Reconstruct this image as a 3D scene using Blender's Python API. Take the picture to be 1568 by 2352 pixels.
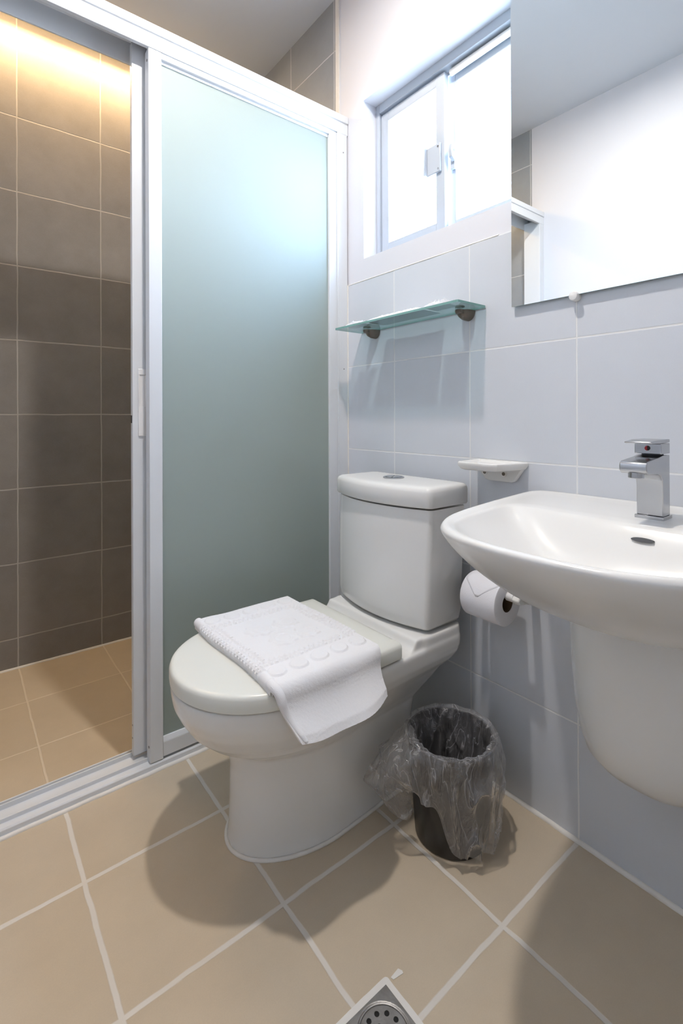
import bpy, bmesh, math, random
from mathutils import Matrix, Vector, noise
random.seed(7)
R = math.radians
for o in list(bpy.data.objects):
    bpy.data.objects.remove(o, do_unlink=True)
S = bpy.context.scene
COL = S.collection

# ------------------------------------------------------------------ camera
def cam_rows(yaw, pit, rol):
    F = Vector((math.cos(yaw)*math.cos(pit), math.sin(yaw)*math.cos(pit), math.sin(pit)))
    r = Vector((math.sin(yaw), -math.cos(yaw), 0)); u = r.cross(F)
    r2 = r*math.cos(rol)+u*math.sin(rol); u2 = -r*math.sin(rol)+u*math.cos(rol)
    return r2, u2, F
cd = bpy.data.cameras.new('camera'); cam = bpy.data.objects.new('camera', cd); COL.objects.link(cam)
r_, u_, f_ = cam_rows(0.904276, 1.2443e-3, -3.43236e-3)
m = Matrix.Identity(4)
for i in range(3):
    m[i][0] = r_[i]; m[i][1] = u_[i]; m[i][2] = -f_[i]
m[0][3], m[1][3], m[2][3] = -1.10, -1.36, 0.96
cam.matrix_world = m
cd.sensor_fit = 'VERTICAL'; cd.sensor_height = 36.0; cd.sensor_width = 24.0
cd.lens = 1122.98*36/2352
cd.shift_y = (956.15-1176)/2352
cd.clip_start = 0.02
S.camera = cam

# ------------------------------------------------------------------ light, world, exposure
S.view_settings.view_transform = 'Standard'
S.view_settings.look = 'None'
S.view_settings.gamma = 1.0
S.view_settings.use_curve_mapping = False
S.view_settings.exposure = 1.05
w = bpy.data.worlds.new('world'); S.world = w; w.use_nodes = True
bg = w.node_tree.nodes['Background']
wt = w.node_tree
tcw = wt.nodes.new('ShaderNodeTexCoord'); spw = wt.nodes.new('ShaderNodeSeparateXYZ'); wt.links.new(tcw.outputs['Generated'], spw.inputs[0])
rmp = wt.nodes.new('ShaderNodeValToRGB'); mrw = wt.nodes.new('ShaderNodeMapRange'); mrw.inputs[1].default_value = -1; mrw.inputs[2].default_value = 1
wt.links.new(spw.outputs[2], mrw.inputs[0]); wt.links.new(mrw.outputs[0], rmp.inputs[0]); wt.links.new(rmp.outputs[0], bg.inputs[0])
cr = rmp.color_ramp
# open ground, a bright hazy horizon, then blue sky overhead
SKY = [(0.0, (.30, .36, .42)), (.47, (.34, .40, .47)), (.50, (.58, .75, 1.0)), (.70, (.58, .75, 1.0)), (.76, (.26, .40, .60)), (1.0, (.20, .34, .55))]
while len(cr.elements) < len(SKY): cr.elements.new(.5)
for e_, (p_, c_) in zip(cr.elements, SKY): e_.position = p_; e_.color = (*c_, 1)
bg.inputs[1].default_value = 12.5

def area(name, loc, size, energy, col, rot=(0, 0, 0), shape='DISK', size_y=None, portal=False):
    l = bpy.data.lights.new(name, 'AREA'); l.shape = shape; l.size = size
    if size_y: l.size_y = size_y
    l.energy = energy; l.color = col
    if portal: l.cycles.is_portal = True
    o = bpy.data.objects.new(name, l); COL.objects.link(o); o.location = loc; o.rotation_euler = rot
    return o
LAMP = (-0.60, -0.62); SLAMP = (-0.72, 0.812)
ROOM_W, SHOWER_W = 8.7, 4.6
area('room_lamp_light', (LAMP[0], LAMP[1], 2.455), 0.07, ROOM_W, (1.0, 0.93, 0.86))
area('shower_lamp_light', (SLAMP[0], SLAMP[1], 2.472), 0.90, SHOWER_W, (1.0, 0.68, 0.36), shape='RECTANGLE', size_y=.03)


# ------------------------------------------------------------------ materials
def mat(name):
    mt = bpy.data.materials.new(name); mt.use_nodes = True
    nt = mt.node_tree; nt.nodes.clear()
    out = nt.nodes.new('ShaderNodeOutputMaterial')
    return mt, nt, out
def N(nt, t, **kw):
    n = nt.nodes.new(t)
    for k, v in kw.items(): setattr(n, k, v)
    return n
def val(nt, sock, v):
    if hasattr(v, 'is_linked') or hasattr(v, 'links'): nt.links.new(v, sock)
    else: sock.default_value = v
def math_(nt, op, a, b=None, c=None):
    n = N(nt, 'ShaderNodeMath', operation=op); val(nt, n.inputs[0], a)
    if b is not None: val(nt, n.inputs[1], b)
    if c is not None: val(nt, n.inputs[2], c)
    return n.outputs[0]
def plain(name, col, rough=0.5, metal=0.0, spec=0.5, noise_s=None, noise_a=0.06, bump=0.0, bump_s=200, coat=0.0):
    mt, nt, out = mat(name)
    p = N(nt, 'ShaderNodeBsdfPrincipled'); nt.links.new(p.outputs[0], out.inputs[0])
    p.inputs['Base Color'].default_value = (*col, 1); p.inputs['Roughness'].default_value = rough
    p.inputs['Metallic'].default_value = metal; p.inputs['Specular IOR Level'].default_value = spec
    p.inputs['Coat Weight'].default_value = coat; p.inputs['Coat Roughness'].default_value = 0.14
    tc = N(nt, 'ShaderNodeTexCoord')
    nz = N(nt, 'ShaderNodeTexNoise'); nt.links.new(tc.outputs['Object'], nz.inputs['Vector'])
    nz.inputs['Scale'].default_value = noise_s or 8.0; nz.inputs['Detail'].default_value = 4
    mx = N(nt, 'ShaderNodeMix', data_type='RGBA'); nt.links.new(nz.outputs[0], mx.inputs[0])
    mx.inputs[6].default_value = (*[c*(1-noise_a) for c in col], 1); mx.inputs[7].default_value = (*[min(1, c*(1+noise_a)) for c in col], 1)
    nt.links.new(mx.outputs[2], p.inputs['Base Color'])
    if bump:
        n2 = N(nt, 'ShaderNodeTexNoise'); nt.links.new(tc.outputs['Object'], n2.inputs['Vector'])
        n2.inputs['Scale'].default_value = bump_s; n2.inputs['Detail'].default_value = 3
        b = N(nt, 'ShaderNodeBump'); b.inputs['Strength'].default_value = bump; b.inputs['Distance'].default_value = 0.002
        nt.links.new(n2.outputs[0], b.inputs['Height']); nt.links.new(b.outputs[0], p.inputs['Normal'])
    return mt
def tile(name, col, grout, ax, off, sp, width, rough=0.45, wob=0.0015, mott=0.10, spec=0.4, fine=0.05, bumpd=0.0015):
    mt, nt, out = mat(name)
    p = N(nt, 'ShaderNodeBsdfPrincipled'); nt.links.new(p.outputs[0], out.inputs[0])
    g = N(nt, 'ShaderNodeNewGeometry')
    nz = N(nt, 'ShaderNodeTexNoise'); nt.links.new(g.outputs['Position'], nz.inputs['Vector'])
    nz.inputs['Scale'].default_value = 9; nz.inputs['Detail'].default_value = 5
    sub = N(nt, 'ShaderNodeVectorMath', operation='SUBTRACT'); nt.links.new(nz.outputs['Color'], sub.inputs[0]); sub.inputs[1].default_value = (.5, .5, .5)
    sc = N(nt, 'ShaderNodeVectorMath', operation='SCALE'); nt.links.new(sub.outputs[0], sc.inputs[0]); sc.inputs['Scale'].default_value = wob*4
    ad = N(nt, 'ShaderNodeVectorMath', operation='ADD'); nt.links.new(g.outputs['Position'], ad.inputs[0]); nt.links.new(sc.outputs[0], ad.inputs[1])
    sx = N(nt, 'ShaderNodeSeparateXYZ'); nt.links.new(ad.outputs[0], sx.inputs[0])
    ds = []; ids = []
    for a, o, s in zip(ax, off, sp):
        q = math_(nt, 'DIVIDE', math_(nt, 'SUBTRACT', sx.outputs['XYZ'.index(a)], o), s)
        fr = math_(nt, 'FRACT', math_(nt, 'ADD', q, 50.5))
        ds.append(math_(nt, 'MULTIPLY', math_(nt, 'ABSOLUTE', math_(nt, 'SUBTRACT', fr, 0.5)), s))
        ids.append(math_(nt, 'FLOOR', math_(nt, 'ADD', q, 50.0)))
    d = math_(nt, 'MINIMUM', ds[0], ds[1])
    mr = N(nt, 'ShaderNodeMapRange', interpolation_type='SMOOTHSTEP'); nt.links.new(d, mr.inputs[0])
    mr.inputs[1].default_value = width*0.32; mr.inputs[2].default_value = width*0.58
    # mottle, fine grain and a small tone step per tile
    n2 = N(nt, 'ShaderNodeTexNoise'); nt.links.new(g.outputs['Position'], n2.inputs['Vector']); n2.inputs['Scale'].default_value = 7; n2.inputs['Detail'].default_value = 6; n2.inputs['Roughness'].default_value = 0.65
    n3 = N(nt, 'ShaderNodeTexNoise'); nt.links.new(g.outputs['Position'], n3.inputs['Vector']); n3.inputs['Scale'].default_value = 420; n3.inputs['Detail'].default_value = 2
    wn = N(nt, 'ShaderNodeTexWhiteNoise', noise_dimensions='2D')
    cb = N(nt, 'ShaderNodeCombineXYZ'); nt.links.new(ids[0], cb.inputs[0]); nt.links.new(ids[1], cb.inputs[1]); nt.links.new(cb.outputs[0], wn.inputs['Vector'])
    t = math_(nt, 'ADD', math_(nt, 'MULTIPLY', math_(nt, 'SUBTRACT', n2.outputs[0], .5), mott*2.2), 1.0)
    t = math_(nt, 'ADD', t, math_(nt, 'MULTIPLY', math_(nt, 'SUBTRACT', n3.outputs[0], .5), fine*2))
    t = math_(nt, 'ADD', t, math_(nt, 'MULTIPLY', math_(nt, 'SUBTRACT', wn.outputs[0], .5), mott*0.5))
    vm = N(nt, 'ShaderNodeVectorMath', operation='SCALE'); vm.inputs[0].default_value = col; nt.links.new(t, vm.inputs['Scale'])
    mx = N(nt, 'ShaderNodeMix', data_type='RGBA'); nt.links.new(mr.outputs[0], mx.inputs[0]); mx.inputs[6].default_value = (*grout, 1); nt.links.new(vm.outputs[0], mx.inputs[7])
    nt.links.new(mx.outputs[2], p.inputs['Base Color'])
    rr = N(nt, 'ShaderNodeMapRange'); nt.links.new(mr.outputs[0], rr.inputs[0]); rr.inputs[3].default_value = 0.85; rr.inputs[4].default_value = rough
    nt.links.new(rr.outputs[0], p.inputs['Roughness']); p.inputs['Specular IOR Level'].default_value = spec
    b = N(nt, 'ShaderNodeBump'); b.inputs['Strength'].default_value = 0.6; b.inputs['Distance'].default_value = bumpd
    nt.links.new(mr.outputs[0], b.inputs['Height']); nt.links.new(b.outputs[0], p.inputs['Normal'])
    return mt
def schlick(nt, f0=.04):
    lw = N(nt, 'ShaderNodeLayerWeight'); lw.inputs[0].default_value = .5
    return math_(nt, 'ADD', math_(nt, 'MULTIPLY', math_(nt, 'POWER', lw.outputs['Facing'], 5.0), 1-f0), f0)
def thin_glass(name, tint, rough=0.02, diffuse=0.0, dcol=(.9, .95, .95), ior=1.5, mul=1.0):
    mt, nt, out = mat(name)
    tr = N(nt, 'ShaderNodeBsdfTransparent'); tr.inputs[0].default_value = (*tint, 1)
    gl = N(nt, 'ShaderNodeBsdfGlossy'); gl.inputs['Roughness'].default_value = rough
    f2 = math_(nt, 'MINIMUM', math_(nt, 'MULTIPLY', schlick(nt), mul), 1.0)
    mx = N(nt, 'ShaderNodeMixShader'); nt.links.new(f2, mx.inputs[0]); nt.links.new(tr.outputs[0], mx.inputs[1]); nt.links.new(gl.outputs[0], mx.inputs[2])
    last = mx.outputs[0]
    if diffuse:
        df = N(nt, 'ShaderNodeBsdfDiffuse'); df.inputs[0].default_value = (*dcol, 1)
        m2 = N(nt, 'ShaderNodeMixShader'); m2.inputs[0].default_value = diffuse
        nt.links.new(last, m2.inputs[1]); nt.links.new(df.outputs[0], m2.inputs[2]); last = m2.outputs[0]
    nt.links.new(last, out.inputs[0])
    return mt
def emit(name, col, s):
    mt, nt, out = mat(name); e = N(nt, 'ShaderNodeEmission'); e.inputs[0].default_value = (*col, 1); e.inputs[1].default_value = s
    nt.links.new(e.outputs[0], out.inputs[0]); return mt

M = {}
FLX, FLY = (-0.594, 0.3005), (-0.528, 0.2925)
M['floor'] = tile('beige_floor_tile', (.57, .48, .36), (.70, .66, .60), 'XY', (FLX[0], FLY[0]), (FLX[1], FLY[1]), .0105, rough=.5, wob=.0022, mott=.10)
M['shower_floor'] = tile('beige_shower_floor_tile', (.60, .50, .365), (.72, .62, .48), 'XY', (-.6185, .600), (.295, .288), .0065, rough=.5, wob=.0018, mott=.10)
M['wall_tile'] = tile('pale_wall_tile', (.64, .67, .72), (.78, .79, .80), 'YZ', (-.236, .265), (.2925, .2908), .0042, rough=.22, wob=.0006, mott=.03, spec=.5, fine=.02, bumpd=.0008)
M['dark_tile'] = tile('dark_shower_tile', (.27, .25, .232), (.46, .43, .40), 'XZ', (-.6215, .117), (.2945, .2857), .0055, rough=.6, wob=.0016, mott=.22, fine=.09)
M['grey_tile'] = tile('grey_shower_tile', (.30, .325, .35), (.55, .56, .58), 'YZ', (.371, 2.31), (.297, .29), .0055, rough=.4, wob=.0012, mott=.14, fine=.05)
M['paint'] = plain('white_wall_paint', (.715, .72, .765), .75, spec=.25, noise_a=.01, bump=.05, bump_s=90)
M['ceiling'] = plain('white_ceiling_paint', (.70, .74, .80), .8, spec=.2, noise_a=.01)
M['sealant'] = plain('white_sealant', (.78, .76, .72), .6, noise_s=40, noise_a=.08, bump=.3, bump_s=60)
M['alu'] = plain('white_powder_coated_aluminium', (.73, .755, .785), .34, spec=.5, noise_a=.008)
M['window_alu'] = plain('pale_grey_window_aluminium', (.50, .54, .60), .38, noise_a=.008)
M['plastic'] = plain('white_plastic', (.82, .81, .80), .3, noise_a=.01)
M['black_slot'] = plain('black_slot', (.03, .035, .045), .5)
M['ceramic'] = plain('white_ceramic', (.79, .79, .775), .24, spec=.5, noise_a=.006, coat=.2)
M['lidplastic'] = plain('ivory_seat_plastic', (.76, .77, .72), .28, spec=.5, noise_a=.008)
M['chrome'] = plain('brushed_chrome', (.50, .51, .53), .24, metal=1, noise_s=30, noise_a=.08, bump=.04, bump_s=150)
M['bronze'] = plain('dull_bronze', (.17, .145, .12), .42, metal=.5, noise_s=60, noise_a=.25)
M['black'] = plain('black_bin_plastic', (.012, .012, .013), .35, noise_a=.1)
M['terry'] = plain('white_terry', (.86, .86, .88), .95, spec=.1, noise_a=.01, bump=.5, bump_s=900)
M['paper'] = plain('white_tissue', (.80, .80, .84), .9, spec=.1, noise_a=.015, bump=.25, bump_s=500)
M['core'] = plain('brown_cardboard', (.10, .06, .03), .9)
M['drain'] = plain('worn_steel', (.30, .29, .28), .4, metal=.7, noise_s=50, noise_a=.35, bump=.2, bump_s=250)
M['drain_dark'] = plain('drain_hollow', (.01, .01, .01), .8)
M['red'] = plain('red_dot', (.5, .02, .03), .3)
M['ink'] = plain('black_ink', (.02, .02, .02), .5)
M['window_glass'] = thin_glass('window_glass', (.97, .98, .98), .01)
M['shelf_glass'] = thin_glass('shelf_glass', (.66, .78, .80), .02, diffuse=.10, dcol=(.6, .8, .76))
M['shelf_edge'] = plain('green_glass_edge', (.22, .42, .39), .15, spec=.6)
def crinkle_film():
    mt, nt, out = mat('clear_crinkled_film')
    tc = N(nt, 'ShaderNodeTexCoord'); mp = N(nt, 'ShaderNodeMapping'); nt.links.new(tc.outputs['Object'], mp.inputs[0]); mp.inputs['Scale'].default_value = (1, 1, .38)
    hs = []
    cre = None
    for sc_, th in ((14, .022), (30, .018), (62, .014)):
        nz = N(nt, 'ShaderNodeTexNoise'); nt.links.new(mp.outputs[0], nz.inputs['Vector']); nz.inputs['Scale'].default_value = sc_; nz.inputs['Detail'].default_value = 3; nz.inputs['Distortion'].default_value = 1.5
        d = math_(nt, 'ABSOLUTE', math_(nt, 'SUBTRACT', nz.outputs[0], .5))
        mr = N(nt, 'ShaderNodeMapRange'); nt.links.new(d, mr.inputs[0]); mr.inputs[1].default_value = 0; mr.inputs[2].default_value = th; mr.inputs[3].default_value = 1; mr.inputs[4].default_value = 0
        cre = mr.outputs[0] if cre is None else math_(nt, 'MAXIMUM', cre, math_(nt, 'MULTIPLY', mr.outputs[0], .6))
        hs.append(math_(nt, 'DIVIDE', d, sc_/14))
    h = math_(nt, 'ADD', math_(nt, 'ADD', hs[0], hs[1]), hs[2])
    b = N(nt, 'ShaderNodeBump'); b.inputs['Strength'].default_value = 1.0; b.inputs['Distance'].default_value = .022; nt.links.new(h, b.inputs['Height'])
    tr = N(nt, 'ShaderNodeBsdfTransparent'); tr.inputs[0].default_value = (.95, .95, .95, 1)
    gl = N(nt, 'ShaderNodeBsdfGlossy'); gl.inputs['Roughness'].default_value = .14; nt.links.new(b.outputs[0], gl.inputs['Normal'])
    df = N(nt, 'ShaderNodeBsdfDiffuse'); df.inputs[0].default_value = (.85, .85, .88, 1)
    f2 = math_(nt, 'MINIMUM', math_(nt, 'MULTIPLY', schlick(nt), 3.0), .8)
    m1 = N(nt, 'ShaderNodeMixShader'); nt.links.new(f2, m1.inputs[0]); nt.links.new(tr.outputs[0], m1.inputs[1]); nt.links.new(gl.outputs[0], m1.inputs[2])
    m2 = N(nt, 'ShaderNodeMixShader'); nt.links.new(math_(nt, 'ADD', math_(nt, 'MULTIPLY', cre, .22), .085), m2.inputs[0]); nt.links.new(m1.outputs[0], m2.inputs[1]); nt.links.new(df.outputs[0], m2.inputs[2])
    nt.links.new(m2.outputs[0], out.inputs[0]); return mt
M['film'] = crinkle_film()
M['sachet'] = thin_glass('crinkled_clear_sachet', (.85, .87, .9), .1, diffuse=.55, dcol=(.9, .9, .93), mul=2)
M['mirror'] = plain('mirror_silver', (.90, .93, .93), .0, metal=1, noise_a=0.0)
M['lens'] = emit('lamp_diffuser', (1.0, .93, .86), 14)
M['lens_w'] = emit('shower_lamp_diffuser', (1.0, .68, .36), 14)
# frosted pane: rough glass with a sheen of its own
def frosted():
    mt, nt, out = mat('frosted_green_glass')
    g = N(nt, 'ShaderNodeBsdfGlass'); g.inputs['Color'].default_value = (.66, .75, .69, 1); g.inputs['Roughness'].default_value = .55; g.inputs['IOR'].default_value = 1.35
    d = N(nt, 'ShaderNodeBsdfDiffuse'); d.inputs[0].default_value = (.50, .58, .54, 1)
    gl = N(nt, 'ShaderNodeBsdfGlossy'); gl.inputs['Roughness'].default_value = .66; gl.inputs['Color'].default_value = (.90, .94, 1, 1)
    m1 = N(nt, 'ShaderNodeMixShader'); m1.inputs[0].default_value = .55; nt.links.new(g.outputs[0], m1.inputs[1]); nt.links.new(d.outputs[0], m1.inputs[2])
    m2 = N(nt, 'ShaderNodeMixShader'); nt.links.new(math_(nt, 'ADD', math_(nt, 'MULTIPLY', schlick(nt), .85), .07), m2.inputs[0]); nt.links.new(m1.outputs[0], m2.inputs[1]); nt.links.new(gl.outputs[0], m2.inputs[2])
    nt.links.new(m2.outputs[0], out.inputs[0])
    tc = N(nt, 'ShaderNodeTexCoord'); nz = N(nt, 'ShaderNodeTexNoise'); nt.links.new(tc.outputs['Object'], nz.inputs['Vector']); nz.inputs['Scale'].default_value = 900
    b = N(nt, 'ShaderNodeBump'); b.inputs['Strength'].default_value = .25; b.inputs['Distance'].default_value = .0005
    nt.links.new(nz.outputs[0], b.inputs['Height'])
    nt.links.new(b.outputs[0], gl.inputs['Normal']); nt.links.new(b.outputs[0], d.inputs['Normal'])
    return mt
M['frost'] = frosted()

# ------------------------------------------------------------------ mesh helpers (all coordinates in world metres)
def box(bm, x0, x1, y0, y1, z0, z1, mi=0):
    vs = [bm.verts.new(p) for p in [(x0, y0, z0), (x1, y0, z0), (x1, y1, z0), (x0, y1, z0), (x0, y0, z1), (x1, y0, z1), (x1, y1, z1), (x0, y1, z1)]]
    for f in [(0, 3, 2, 1), (4, 5, 6, 7), (0, 1, 5, 4), (1, 2, 6, 5), (2, 3, 7, 6), (3, 0, 4, 7)]:
        bm.faces.new([vs[i] for i in f]).material_index = mi
def loft(bm, rings, cap0=True, cap1=True, closed=True, mi=0):
    vr = [[bm.verts.new(p) for p in r] for r in rings]
    n = len(vr[0])
    for a, b in zip(vr, vr[1:]):
        for i in range(n if closed else n-1):
            j = (i+1) % n
            bm.faces.new((a[i], a[j], b[j], b[i])).material_index = mi
    if cap0: bm.faces.new(list(reversed(vr[0]))).material_index = mi
    if cap1: bm.faces.new(vr[-1]).material_index = mi
    return vr
def cyl(bm, c0, c1, r0, r1=None, n=32, cap=True, mi=0):
    r1 = r0 if r1 is None else r1
    c0 = Vector(c0); c1 = Vector(c1); d = (c1-c0).normalized()
    a = d.orthogonal().normalized(); b = d.cross(a)
    rings = [[c+(a*math.cos(2*math.pi*i/n)+b*math.sin(2*math.pi*i/n))*r for i in range(n)] for c, r in ((c0, r0), (c1, r1))]
    loft(bm, rings, cap, cap, mi=mi)
def lathe(bm, c, prof, axis='z', n=40, cap0=True, cap1=True):
    rings = []
    for r, h in prof:
        ring = []
        for i in range(n):
            a = 2*math.pi*i/n; p = (math.cos(a)*r, math.sin(a)*r)
            if axis == 'z': ring.append((c[0]+p[0], c[1]+p[1], c[2]+h))
            elif axis == 'x': ring.append((c[0]+h, c[1]+p[0], c[2]+p[1]))
            else: ring.append((c[0]+p[1], c[1]+h, c[2]+p[0]))
        rings.append(ring)
    loft(bm, rings, cap0, cap1)
def tube(bm, pts, r, n=8):
    pts = [Vector(p) for p in pts]; rings = []
    for i, p in enumerate(pts):
        d = (pts[min(i+1, len(pts)-1)]-pts[max(i-1, 0)]).normalized()
        a = d.cross(Vector((0.013, 0.021, 1))).normalized(); b = d.cross(a)
        rings.append([p+(a*math.cos(2*math.pi*k/n)+b*math.sin(2*math.pi*k/n))*r for k in range(n)])
    loft(bm, rings)
def prism(bm, pts, axis, a0, a1):
    """pts: 2-D outline, extruded along axis ('x': pts=(y,z); 'y': (x,z); 'z': (x,y))"""
    def mk(p, t): return {'x': (t, p[0], p[1]), 'y': (p[0], t, p[1]), 'z': (p[0], p[1], t)}[axis]
    loft(bm, [[mk(p, a0) for p in pts], [mk(p, a1) for p in pts]])
def rrect(x0, x1, y0, y1, r, k=6):
    out = []
    for cx, cy, a0 in ((x1-r, y1-r, 0), (x0+r, y1-r, 90), (x0+r, y0+r, 180), (x1-r, y0+r, 270)):
        for i in range(k+1):
            a = R(a0+90*i/k); out.append((cx+r*math.cos(a), cy+r*math.sin(a)))
    return out
def empty(name, loc, label=None, cat=None, group=None, kind=None):
    o = bpy.data.objects.new(name, None); COL.objects.link(o); o.location = loc; o.empty_display_size = .05
    tag(o, label, cat, group, kind); return o
def tag(o, label=None, cat=None, group=None, kind=None):
    for k, v in (('label', label), ('category', cat), ('group', group), ('kind', kind)):
        if v: o[k] = v
    return o
def wloc(o):
    v = Vector(o.location)
    while o.parent: o = o.parent; v += Vector(o.location)
    return v
def obj(name, bm, mats, parent=None, smooth=None, bevel=0, seg=2, sub=0, label=None, extra=None, origin=None):
    bmesh.ops.recalc_face_normals(bm, faces=bm.faces)
    me = bpy.data.meshes.new(name)
    if parent is not None: base = wloc(parent)
    elif origin is not None: base = Vector(origin)
    else: base = Vector((0, 0, 0))
    for v in bm.verts: v.co -= base
    bm.to_mesh(me); bm.free()
    for mm in (mats if isinstance(mats, (list, tuple)) else [mats]): me.materials.append(M[mm])
    o = bpy.data.objects.new(name, me); COL.objects.link(o)
    if parent is not None: o.parent = parent
    else: o.location = base
    if extra: extra(o)
    if bevel:
        b = o.modifiers.new('b', 'BEVEL'); b.width = bevel; b.segments = seg; b.limit_method = 'ANGLE'; b.angle_limit = R(35); b.harden_normals = False
    if sub:
        s = o.modifiers.new('s', 'SUBSURF'); s.levels = sub; s.render_levels = sub
    if smooth is not None or bevel:
        ang = 40 if smooth is None else smooth
        me.polygons.foreach_set('use_smooth', [True]*len(me.polygons)); me.update()
        try:
            me.set_sharp_from_angle(angle=R(ang))
        except Exception: pass
    if label: o['label'] = label
    return o
def nb(): return bmesh.new()
def sstruct(name, bm, mats, **kw):
    o = obj(name, bm, mats, **kw); o['kind'] = 'structure'; return o

# ------------------------------------------------------------------ room shell
XL, YF, YB, H = -1.35, -2.05, .885, 2.50      # left wall, wall behind the camera, shower back wall, ceiling
WY0, WY1, WZ0, WZ1, RD = -.70, -.084, 1.505, 2.05, .13   # window opening and wall depth
b = nb(); box(b, XL, 0, YF, .045, -.08, 0, 0); box(b, XL, 0, .045, YB, -.08, 0, 1)
sstruct('floor', b, ['floor', 'shower_floor'])
b = nb(); box(b, XL-.1, .13, YF-.1, YB+.1, H, H+.08); sstruct('ceiling', b, 'ceiling')
b = nb()
PT = .004                                      # paint lies a little behind the tile face
box(b, PT, RD, YF-.1, WY0, 0, H+.0, 0); box(b, PT, RD, WY1, .035, 0, H, 0)
box(b, PT, RD, WY0, WY1, 0, WZ0, 0); box(b, PT, RD, WY0, WY1, WZ1, H, 0)
box(b, PT, RD, .035, YB+.1, 0, H, 0)
box(b, 0, PT+.001, YF, -.003, 0, 1.428, 1)     # pale tile dado
box(b, -.001, PT+.001, .066, YB, 0, H, 2)         # grey tile in the shower
box(b, -.001, PT+.001, .046, .066, 0, H, 3)       # pale edge strip
sstruct('wall_right', b, ['paint', 'wall_tile', 'grey_tile', 'sealant'])
b = nb(); box(b, XL-.1, 0, YB, YB+.1, 0, H); sstruct('wall_back', b, 'dark_tile')
b = nb(); box(b, XL-.1, XL, YF-.1, .066, 0, H, 0); box(b, XL-.1, XL, .066, YB, 0, H, 1); box(b, XL, XL+.004, YF, -.003, 0, 1.428, 2)
sstruct('wall_left', b, ['paint', 'grey_tile', 'wall_tile'])
b = nb(); box(b, XL, 0, YF-.1, YF, 0, H, 0); box(b, XL, 0, YF, YF+.004, 0, 1.428, 1)
M['wall_tile_x'] = tile('pale_wall_tile_front', (.64, .67, .72), (.78, .79, .80), 'XZ', (-.594, .265), (.2925, .2908), .0042, rough=.22, wob=.0006, mott=.03, fine=.02)
sstruct('wall_front', b, ['paint', 'wall_tile_x'])
# sealant beads: wall foot, shower sill, shower back, tile top edge
def bead(name, p0, p1, r, n=60, seed=0):
    bm = nb(); p0 = Vector(p0); p1 = Vector(p1); pts = []
    for i in range(n+1):
        p = p0.lerp(p1, i/n); k = noise.noise(p*22+Vector((seed, 0, 0)))*r*.35
        pts.append(p+Vector((k*(p1-p0).normalized().y, k*(p1-p0).normalized().x, 0)))
    tube(bm, pts, r, 8); return sstruct(name, bm, 'sealant', smooth=60)
bead('trim_1', (-.001, YF, .000), (-.001, -.004, .000), .0075)
bead('trim_2', (XL, -.003, .000), (-.005, -.003, .000), .0065, seed=3)
bead('trim_3', (XL, YB, .000), (-.002, YB, .000), .006, seed=5)
bead('trim_4', (.001, -.62, 1.4285), (.001, -.004, 1.4285), .0022, seed=7)
bead('trim_5', (.0, -.0015, .0), (.0, -.0015, 1.43), .0032, seed=8)

# ------------------------------------------------------------------ window_1
win = empty('window_1', (.06, (WY0+WY1)/2, WZ0)); win['kind'] = 'structure'
b = nb(); F = .018
box(b, .062, .128, WY1-F, WY1, WZ0, WZ1); box(b, .062, .128, WY0, WY0+F, WZ0, WZ1)
box(b, .062, .128, WY0+F, WY1-F, WZ1-F-.012, WZ1); box(b, .062, .128, WY0+F, WY1-F, WZ0, WZ0+.022)
box(b, .090, .094, WY0+F, WY1-F, WZ1-.042, WZ1-F-.011)
obj('window_frame', b, 'window_alu', win, bevel=.0015)
def sash(y0, y1, x0, x1, z0, z1, sw, rw):
    b = nb()
    box(b, x0, x1, y0, y0+sw, z0, z1); box(b, x0, x1, y1-sw, y1, z0, z1)
    box(b, x0, x1, y0+sw, y1-sw, z0, z0+rw); box(b, x0, x1, y0+sw, y1-sw, z1-rw, z1)
    s = obj('sash', b, 'window_alu', win, bevel=.0015)
    b = nb(); xm = (x0+x1)/2; box(b, xm-.002, xm+.002, y0+sw-.004, y1-sw+.004, z0+rw-.004, z1-rw+.004)
    obj('pane', b, 'window_glass', s); return s
s1 = sash(-.385, -.104, .070, .088, 1.530, 2.012, .034, .030)
s2 = sash(-.682, -.375, .098, .116, 1.530, 2.012, .030, .030)
b = nb(); box(b, .062, .070, -.374, -.318, 1.712, 1.800); box(b, .048, .062, -.323, -.318, 1.712, 1.800)
h = obj('pull_handle', b, 'window_alu', s1, bevel=.002)
b = nb(); cyl(b, (.0695, -.366, 1.722), (.0605, -.366, 1.722), .003); cyl(b, (.0695, -.366, 1.790), (.0605, -.366, 1.790), .003)
obj('screw', b, 'chrome', s1)
b = nb(); box(b, .088, .098, -.408, -.392, 1.715, 1.775); prism(b, [(.088, 1.735), (.072, 1.745), (.068, 1.765), (.074, 1.785), (.080, 1.785), (.078, 1.765), (.088, 1.755)], 'y', -.412, -.400)
obj('latch', b, 'window_alu', s2, bevel=.0015)
b = nb(); cyl(b, (.084, WY0+F, 2.006), (.084, -.400, 2.006), .010); obj('roller', b, 'plastic', win, smooth=50)

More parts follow.
